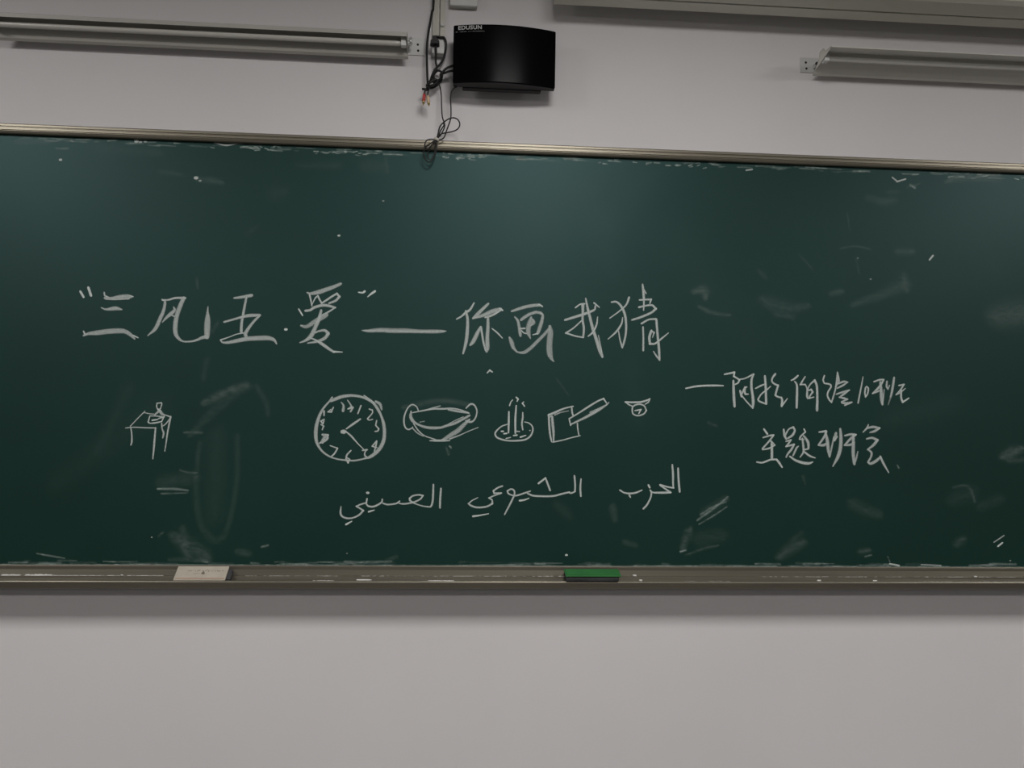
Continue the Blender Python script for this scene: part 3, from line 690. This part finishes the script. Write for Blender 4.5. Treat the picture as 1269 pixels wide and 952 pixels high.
pz0, pz1 = at(518, 69, 0).z, at(518, 47.5, 0).z
bracket(lamp, at(498, 58, 0).x, at(527.5, 58, 0).x, pz0, pz1, [(at(517.8, 55.3, .003).x, at(517.8, 55.3, .003).z), (at(518.2, 62.8, .003).x, at(518.2, 62.8, .003).z)])
for ax in (lx0 + .05, lx1 - .05):
    q = MB(); q.box(ax - .012, ax + .012, .0, .062, lz + .0262, lz + .0286, bev=.0005); q.box(ax - .012, ax + .012, .0, .0025, lz - .015, lz + .0286, bev=.0005); q.build('support_arm', M['plate'], lamp)
q = MB()
q.tube([at(504.5, 52, .03), at(507, 49, .034), at(509.5, 46.5, .034), at(508, 51, .036), at(510.5, 53.5, .032), at(508, 57.5, .03), at(506, 54, .03)], .0022, 8)
q.tube([at(505, 57, .025), at(508, 54, .03), at(510.8, 48, .03)], .0018, 8)
q.build('wire_clip', M['spring'], lamp)
# right lamp: wide trough opened downwards
RO = .020
rx0 = at(1030, 57, .125 + RO).x; rx1 = rx0 + 1.24
rz = at(1100, 94.0, .011 + RO).z - .002
lamp2 = tag(empty('blackboard_lamp', ((rx0 + rx1) / 2, 0, rz)), 'unlit tube lamp with a deep angled reflector, at the right above the chalkboard', 'lamp', 'lamps above the chalkboard')
line = [(p + RO, z) for p, z in [(.128, .0285), (.128, .031), (.090, .033), (.078, .046), (.052, .046), (.046, .026), (.012, 0.0), (.002, -.003)]]
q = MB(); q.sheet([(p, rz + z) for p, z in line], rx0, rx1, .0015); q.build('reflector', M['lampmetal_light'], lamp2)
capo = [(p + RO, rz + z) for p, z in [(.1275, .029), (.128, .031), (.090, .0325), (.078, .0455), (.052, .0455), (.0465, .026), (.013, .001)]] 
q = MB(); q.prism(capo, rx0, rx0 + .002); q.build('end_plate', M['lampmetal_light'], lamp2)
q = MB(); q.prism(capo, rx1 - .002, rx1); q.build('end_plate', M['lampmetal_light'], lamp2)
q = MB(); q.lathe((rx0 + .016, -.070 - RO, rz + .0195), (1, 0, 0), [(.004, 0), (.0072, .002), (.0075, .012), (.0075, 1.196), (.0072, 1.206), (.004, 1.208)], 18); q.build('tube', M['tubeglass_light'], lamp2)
for x in (rx0 + .003, rx1 - .017):
    q = MB(); q.box(x, x + .014, .058 + RO, .082 + RO, rz + .008, rz + .045, bev=.002); q.build('tube_holder', M['whiteplastic'], lamp2)
bz0, bz1 = at(1002, 90.5, 0).z, at(1002, 72, 0).z
bracket(lamp2, at(991.5, 80, 0).x, at(1020, 80, 0).x, bz0, bz1, [(at(998.6, 77.5, .003).x, at(998.6, 77.5, .003).z), (at(999.4, 85, .003).x, at(999.4, 85, .003).z)])
q = MB(); hb = at(1014, 76, .03); q.box(hb.x - .004, hb.x + .012, .003, .05 + RO, rz + .024, rz + .036, bev=.001); q.build('support_arm', M['plate'], lamp2)
q = MB(); q.lathe((hb.x - .004, -.03, rz + .030), (-1, 0, 0), [(.0045, 0), (.0045, .002), (.0028, .004)], 12); q.build('arm_screw', M['hole'], lamp2)

# ------------------------------------------------------------------ loudspeaker
PS, BULGE = .074, .027
sxl, sxr = at(561.6, 70, PS).x, at(688.3, 70, PS).x
szt = (at(561, 34, PS).z + at(688, 38, PS).z) / 2
szb = (at(562, 106, PS).z + at(688.6, 108.7, PS).z) / 2
sxc, shw = (sxl + sxr) / 2 - .012, (sxr - sxl) / 2
def face_p(x): 
    u = (x - sxc) / (shw + .012)
    return PS + BULGE * max(0.0, 1 - u * u)
spk = tag(empty('loudspeaker', (sxc, 0, szb)), 'glossy black loudspeaker with a bowed front on the wall above the chalkboard', 'speaker')
q = MB()
n = 40; bev = .003
xs = [sxl + (sxr - sxl) * i / n for i in range(n + 1)]
# rounded corners in elevation: rows of (inset, z)
def row(z, inset, dp):
    out = []
    for x in xs:
        xx = min(max(x, sxl + inset), sxr - inset)
        out.append(Vector((xx, -(face_p(xx) - dp), z)))
    return out
rows = [row(szb, bev, .0015), row(szb + .0012, .0012, .0004), row(szb + bev, 0, 0), row(szb + bev * 1.6, 0, 0), row((szb + szt) / 2, 0, 0), row(szt - bev * 1.6, 0, 0), row(szt - bev, 0, 0), row(szt - .0012, .0012, .0004), row(szt, bev, .0015)]
vs = [v for r in rows for v in r]; c_ = n + 1
q.add(vs, [(j * c_ + i, j * c_ + i + 1, (j + 1) * c_ + i + 1, (j + 1) * c_ + i) for j in range(len(rows) - 1) for i in range(n)], smooth=True)
q.build('front_panel', M['gloss'], spk)
# cabinet behind the bowed panel
q = MB()
pb = PS - .020
vs = []
for z in (szb + .0006, szt - .0006):
    vs += [Vector((min(max(x, sxl + .001), sxr - .001), -(face_p(x) - .003), z)) for x in xs] + [Vector((sxr - .001, -pb, z)), Vector((sxl + .001, -pb, z))]
k = n + 3
fs = [tuple(range(k)), tuple(range(k, 2 * k))] + [(i, (i + 1) % k, k + (i + 1) % k, k + i) for i in range(k)]
q.add(vs, fs); q.build('cabinet', M['blackplastic'], spk)
q = MB(); q.box(at(573, 112, .05).x, at(670.5, 112, .05).x, .030, pb + .001, szb - .002, szt - .02, bev=.003); q.build('rear_housing', M['blackplastic'], spk)
q = MB(); q.box(sxc - .03, sxc + .03, 0, .031, szb + .06, szb + .10, bev=.002); q.box(sxc - .045, sxc + .045, 0, .004, szb + .04, szb + .12, bev=.001); q.build('wall_bracket', M['blackplastic'], spk)
# maker's name and the small line under it
def text_on_panel(txt, x0, x1, ztop, zbot, mat_, name, bold):
    cu = bpy.data.curves.new(name, 'FONT'); cu.body = txt; cu.size = 1.0; cu.offset = bold; cu.space_character = 1.08
    to = bpy.data.objects.new(name, cu); C.objects.link(to)
    dg = bpy.context.evaluated_depsgraph_get()
    me = bpy.data.meshes.new_from_object(to.evaluated_get(dg))
    C.objects.unlink(to); bpy.data.objects.remove(to)
    xs_ = [v.co.x for v in me.vertices]; ys_ = [v.co.y for v in me.vertices]
    a, b, c2, d2 = min(xs_), max(xs_), min(ys_), max(ys_)
    for v in me.vertices:
        x = x0 + (v.co.x - a) / (b - a) * (x1 - x0); z = zbot + (v.co.y - c2) / (d2 - c2) * (ztop - zbot)
        v.co = Vector((x, -(face_p(x) + .0005), z))
    me.materials.clear(); me.materials.append(mat_)
    o = bpy.data.objects.new(name, me); C.objects.link(o); o.parent = spk
    o.matrix_parent_inverse = Matrix.Translation(spk.location).inverted()
    return o
ta, tb_ = at(568, 34, PS + .008), at(597, 33, PS + .02)
zt_, zb_ = at(582, 32.2, PS + .015).z, at(582, 37.2, PS + .015).z
text_on_panel('EDUSUN', ta.x, tb_.x, zt_, zb_, M['print'], 'brand_lettering', .03)
q = MB()
x = at(564.5, 40, PS + .005).x; xe = at(600, 40, PS + .02).x
zc = at(582, 39.6, PS + .015).z
while x < xe:                                       # a line of print too fine to read in the photo
    w = RND.uniform(.0008, .0026)
    h = RND.uniform(.0007, .0016)
    if RND.random() < .8:
        q.add([Vector((x, -(face_p(x) + .0005), zc - h)), Vector((x + w, -(face_p(x + w) + .0005), zc - h)), Vector((x + w, -(face_p(x + w) + .0005), zc + h)), Vector((x, -(face_p(x) + .0005), zc + h))], [(0, 1, 2, 3)])
    x += w + .0007
q.build('small_print', M['printdim'], spk)

# ------------------------------------------------------------------ trunking, socket, junction box
def trunk(pxa, pxb, pyb, depth, label):
    x0, x1 = at(pxa, pyb, depth).x, at(pxb, pyb, depth).x
    zb = at((pxa + pxb) / 2, pyb, depth).z
    q = MB()
    t = tag(empty('cable_trunking', ((x0 + x1) / 2, 0, zb)), label, 'trunking', 'white trunking runs beside the speaker')
    q.box(x0, x1, 0, depth * .55, zb, RZ, bev=.0008); q.build('channel', M['oldplastic'], t)
    q = MB(); q.box(x0 - .0004, x1 + .0004, depth * .5, depth, zb, RZ, bev=.0012); q.build('cover', M['oldplastic'], t)
    return t
trunk(536, 543.7, 46, .014, 'wider white cable trunking above the wall socket, left of the pair')
tr = trunk(545.2, 551.2, 46, .010, 'narrower white cable trunking above the wall socket, right of the pair')
cb = at(548.6, 31, .010)
q = MB(); q.lathe((cb.x, -.0098, cb.z), (0, -1, 0), [(.0068, 0), (.0068, .005), (.0050, .0075), (.0022, .0078), (.002, .006)], 20); q.build('round_clip', M['whiteplastic'], tr)
s0, s1 = at(535.5, 65.5, .03), at(550.8, 46.8, .03)
sock = tag(empty('wall_socket', ((s0.x + s1.x) / 2, 0, s0.z)), 'white surface socket with a black plug in it, left of the speaker', 'socket')
q = MB(); q.box(s0.x, s1.x, 0, .022, s0.z, s1.z, bev=.002); q.build('back_box', M['whiteplastic'], sock)
q = MB(); q.box(s0.x - .0006, s1.x + .0006, .022, .030, s0.z - .0006, s1.z + .0006, bev=.0025); q.build('face_plate', M['whiteplastic'], sock)
j0, j1 = at(557.8, 6.6, .02), at(591.3, 6.6, .02)
jb = tag(empty('junction_box', ((j0.x + j1.x) / 2, 0, j0.z)), 'white junction box on the wall above the speaker, cut by the photo top', 'junction box')
q = MB(); q.box(j0.x, j1.x, 0, .012, j0.z, j0.z + .085, bev=.002); q.build('base', M['oldplastic'], jb)
q = MB(); q.box(j0.x - .001, j1.x + .001, .012, .024, j0.z - .001, j0.z + .086, bev=.003); q.build('lid', M['whiteplastic'], jb)

# ------------------------------------------------------------------ projector screen case along the top
SO = .05
cx0 = at(689, 5, SO).x
cz = at(1000, 21.5, SO).z
scr = tag(empty('projector_screen', (cx0 + 1.3, 0, cz)), 'cream-white projector screen case mounted along the top of the wall, at the right', 'projector screen')
q = MB()
q.prism([(SO + p, cz + z) for p, z in [(0, 0), (.050, 0), (.050, .012), (.054, .012), (.054, .002), (.125, .002), (.140, .010), (.145, .025), (.145, .10), (.135, .12), (0, .12)]], cx0, cx0 + 2.6)
q.build('case', M['case'], scr)
q = MB(); q.box(cx0 + .06, cx0 + 2.54, SO + .0505, SO + .0535, cz + .0035, cz + .0125); q.build('screen_slot', M['hole'], scr)
q = MB(); q.prism([(SO + p, cz + z) for p, z in [(0, -.0015), (.147, -.0015), (.149, .02), (.149, .105), (.137, .124), (0, .124)]], cx0 - .006, cx0 - .0002); q.build('end_cap', M['case'], scr)
for x in (cx0 + .15, cx0 + 2.4):
    q = MB(); q.box(x, x + .04, 0, SO + .001, cz + .05, cz + .10, bev=.002); q.build('wall_bracket', M['case'], scr)

# ------------------------------------------------------------------ cables
def path(pts): return [at(x, y, p) for x, y, p in pts]
# power lead: plug in the socket, down into the knot and over to the speaker
pw = tag(empty('power_cable', at(539, 54, .03)), 'black power lead plugged into the wall socket and looped to the speaker', 'cable', 'black cables beside the speaker')
q = MB()
pc = [(533.3, 58), (533.6, 53), (536, 51), (537.3, 48.6), (541, 48.4), (542.2, 51), (544.6, 53.2), (544.6, 58)]
fr = [at(x, y, .030) for x, y in pc]; bk = [v.copy() for v in fr]
cen = sum(fr, Vector()) / len(fr)
rows_ = [(1.0, .030), (1.0, .044), (.86, .050)]
vs = [Vector((cen.x + (v.x - cen.x) * k_, -pp, cen.z + (v.z - cen.z) * k_)) for k_, pp in rows_ for v in fr]
nn = len(fr)
fs = [(j * nn + i, j * nn + (i + 1) % nn, (j + 1) * nn + (i + 1) % nn, (j + 1) * nn + i) for j in range(2) for i in range(nn)] + [tuple(range(nn)), tuple(range(2 * nn, 3 * nn))]
q.add(vs, fs); q.build('plug', M['cable'], pw)
q = MB(); q.tube(path([(540, 57, .04), (540.3, 66, .036), (540, 76, .03), (541, 84, .028), (537, 91, .03), (534.5, 97, .034), (537.5, 102, .038), (543, 101, .036), (547.5, 96, .03), (547.5, 90, .026), (543, 87.5, .024), (539.5, 90, .03), (537, 95, .036), (541, 100.5, .04), (546, 97, .044), (548, 90.5, .05), (553, 85, .05), (561, 81.5, .052), (566, 81, .05)]), .0034)
q.build('cord', M['cable'], pw)
# second lead: over the socket top, round its right side, into the knot, to the speaker
ld = tag(empty('speaker_lead', at(551, 47, .03)), 'black lead hooked over the top of the wall socket and down its right side', 'cable', 'black cables beside the speaker')
q = MB(); q.tube(path([(536, 45.8, .036), (541, 45.4, .036), (546, 46.2, .036), (550.2, 46.8, .036), (552.3, 51, .036), (552.6, 58, .034), (551.5, 66, .03), (549, 74, .026), (545, 80, .024), (540, 85, .022), (536.5, 91, .024), (534.5, 98, .028), (531, 104, .034), (533, 109, .036), (539, 107.5, .034), (544, 103, .032), (547.2, 98.5, .036), (546, 92, .04), (551, 90.5, .042), (556, 88.5, .042), (562, 87.8, .044), (567, 88, .044)]), .0034)
q.build('cord', M['cable'], ld)
# audio lead: from the ceiling down to two phono plugs
au = tag(empty('audio_cable', at(537, 2, .02)), 'black audio lead hanging from above with a red and a pale phono plug', 'cable', 'black cables beside the speaker')
q = MB(); q.tube([Vector((at(537.6, 0, .02).x, -.02, RZ - .01))] + path([(537.4, 0, .022), (535.5, 14, .024), (533.4, 27, .026), (531, 40, .030), (529.5, 54, .032), (529, 70, .034), (529.3, 86, .036), (529.8, 100, .042), (531, 106, .046), (536, 105.5, .05), (542, 101.5, .05), (540, 98.5, .052), (533, 102, .054), (529, 106, .052), (531.5, 110, .048), (528.5, 111.2, .044), (525.5, 110.5, .044), (523.4, 110.3, .046)]), .0034)
q.tube(path([(531, 107, .046), (528, 110, .05), (526.2, 114, .05), (525.6, 117, .05)]), .0022)
q.tube(path([(533, 106, .046), (531, 112, .052), (530, 117, .052), (530.3, 120, .052)]), .0022)
q.build('cord', M['cable'], au)
def phono(px, py, px2, py2, p, mt, name):
    a, b = at(px, py, p), at(px2, py2, p); d = (b - a); l = d.length
    q = MB(); q.lathe(a, d, [(.003, 0), (.0046, l * .1), (.0048, l * .62), (.004, l * .66)], 14); o = q.build(name, mt, au)
    q = MB(); q.lathe(a + d * .66, d, [(.0038, 0), (.0038, l * .2), (.0016, l * .22), (.0014, l * .36)], 12); q.build('pin', M['gold'], o)
    return o
phono(525.9, 116.5, 524.6, 130, .050, M['red'], 'red_plug')
phono(530.2, 118.5, 531.6, 131.5, .052, M['cream'], 'pale_plug')
# thin lead: from the knot and the speaker into a tied coil hanging over the rail
th = tag(empty('coiled_cable', at(545, 170, .06)), 'thin dark lead tied in a coil hanging over the chalkboard rail', 'cable', 'black cables beside the speaker')
q = MB()
q.tube(path([(541, 99, .03), (545, 107, .032), (546.8, 118, .036), (547.3, 132, .042), (548.2, 145, .050), (550.5, 152, .058), (551, 157, .064), (548, 164, .066), (544.5, 169, .064), (543.2, 164, .060), (545, 157, .058), (549, 152.5, .062), (555, 148, .066), (562, 146, .066), (567.5, 148.5, .064), (569.8, 154, .062), (567.5, 159.5, .062), (561, 163, .064), (553, 164.5, .066), (547, 166, .068), (543.5, 170, .064), (540, 174, .062)]), .0019)
q.tube(path([(566, 107.5, .058), (562.5, 109.5, .060), (559.4, 114, .060), (558.3, 122, .062), (558.8, 134, .064), (558.6, 146, .064), (556, 155, .061), (553, 163, .058), (550.5, 170, .060), (546.5, 173, .062), (541, 173.5, .064)]), .0019)
q.tube(path([(543.5, 170, .070), (545.5, 163, .072), (548.5, 158, .071), (550.3, 154.5, .068), (548.3, 153, .062), (545, 158, .058), (542.8, 166, .06), (541, 172, .062)]), .0019)
q.build('cord', M['thincable'], th)
q = MB()
q.tube(path([(540.5, 173, .064), (534, 172.6, .066), (529, 174, .066), (526.6, 178.5, .064), (527.2, 183, .062), (530.5, 184.8, .064), (534, 181, .066), (538, 176.5, .068), (541, 174, .066)]), .0018)
q.tube(path([(541, 174, .064), (541, 180, .064), (540, 188, .062), (537, 196, .060), (533, 200.5, .060), (529, 199.5, .060), (526, 194.5, .062), (525.3, 188, .064), (526.5, 183.5, .067), (531, 179.5, .070), (537, 175.5, .070), (540.5, 173.5, .068)]), .0018)
q.tube(path([(541.5, 174, .060), (539, 182, .060), (538.5, 190, .058), (535.5, 197, .056), (532, 197.5, .056), (530, 193, .058), (531.5, 186, .060), (536, 179, .062), (540.5, 174, .062)]), .0011)
q.build('hanging_loops', M['thincable'], th)
q = MB(); ca = at(541.6, 172.5, .064)
q.lathe(ca - Vector((.003, 0, .004)), (.5, 0, 1), [(.0075, 0), (.008, .002), (.008, .005), (.0075, .007)], 14); q.build('cable_tie', M['tie'], th)
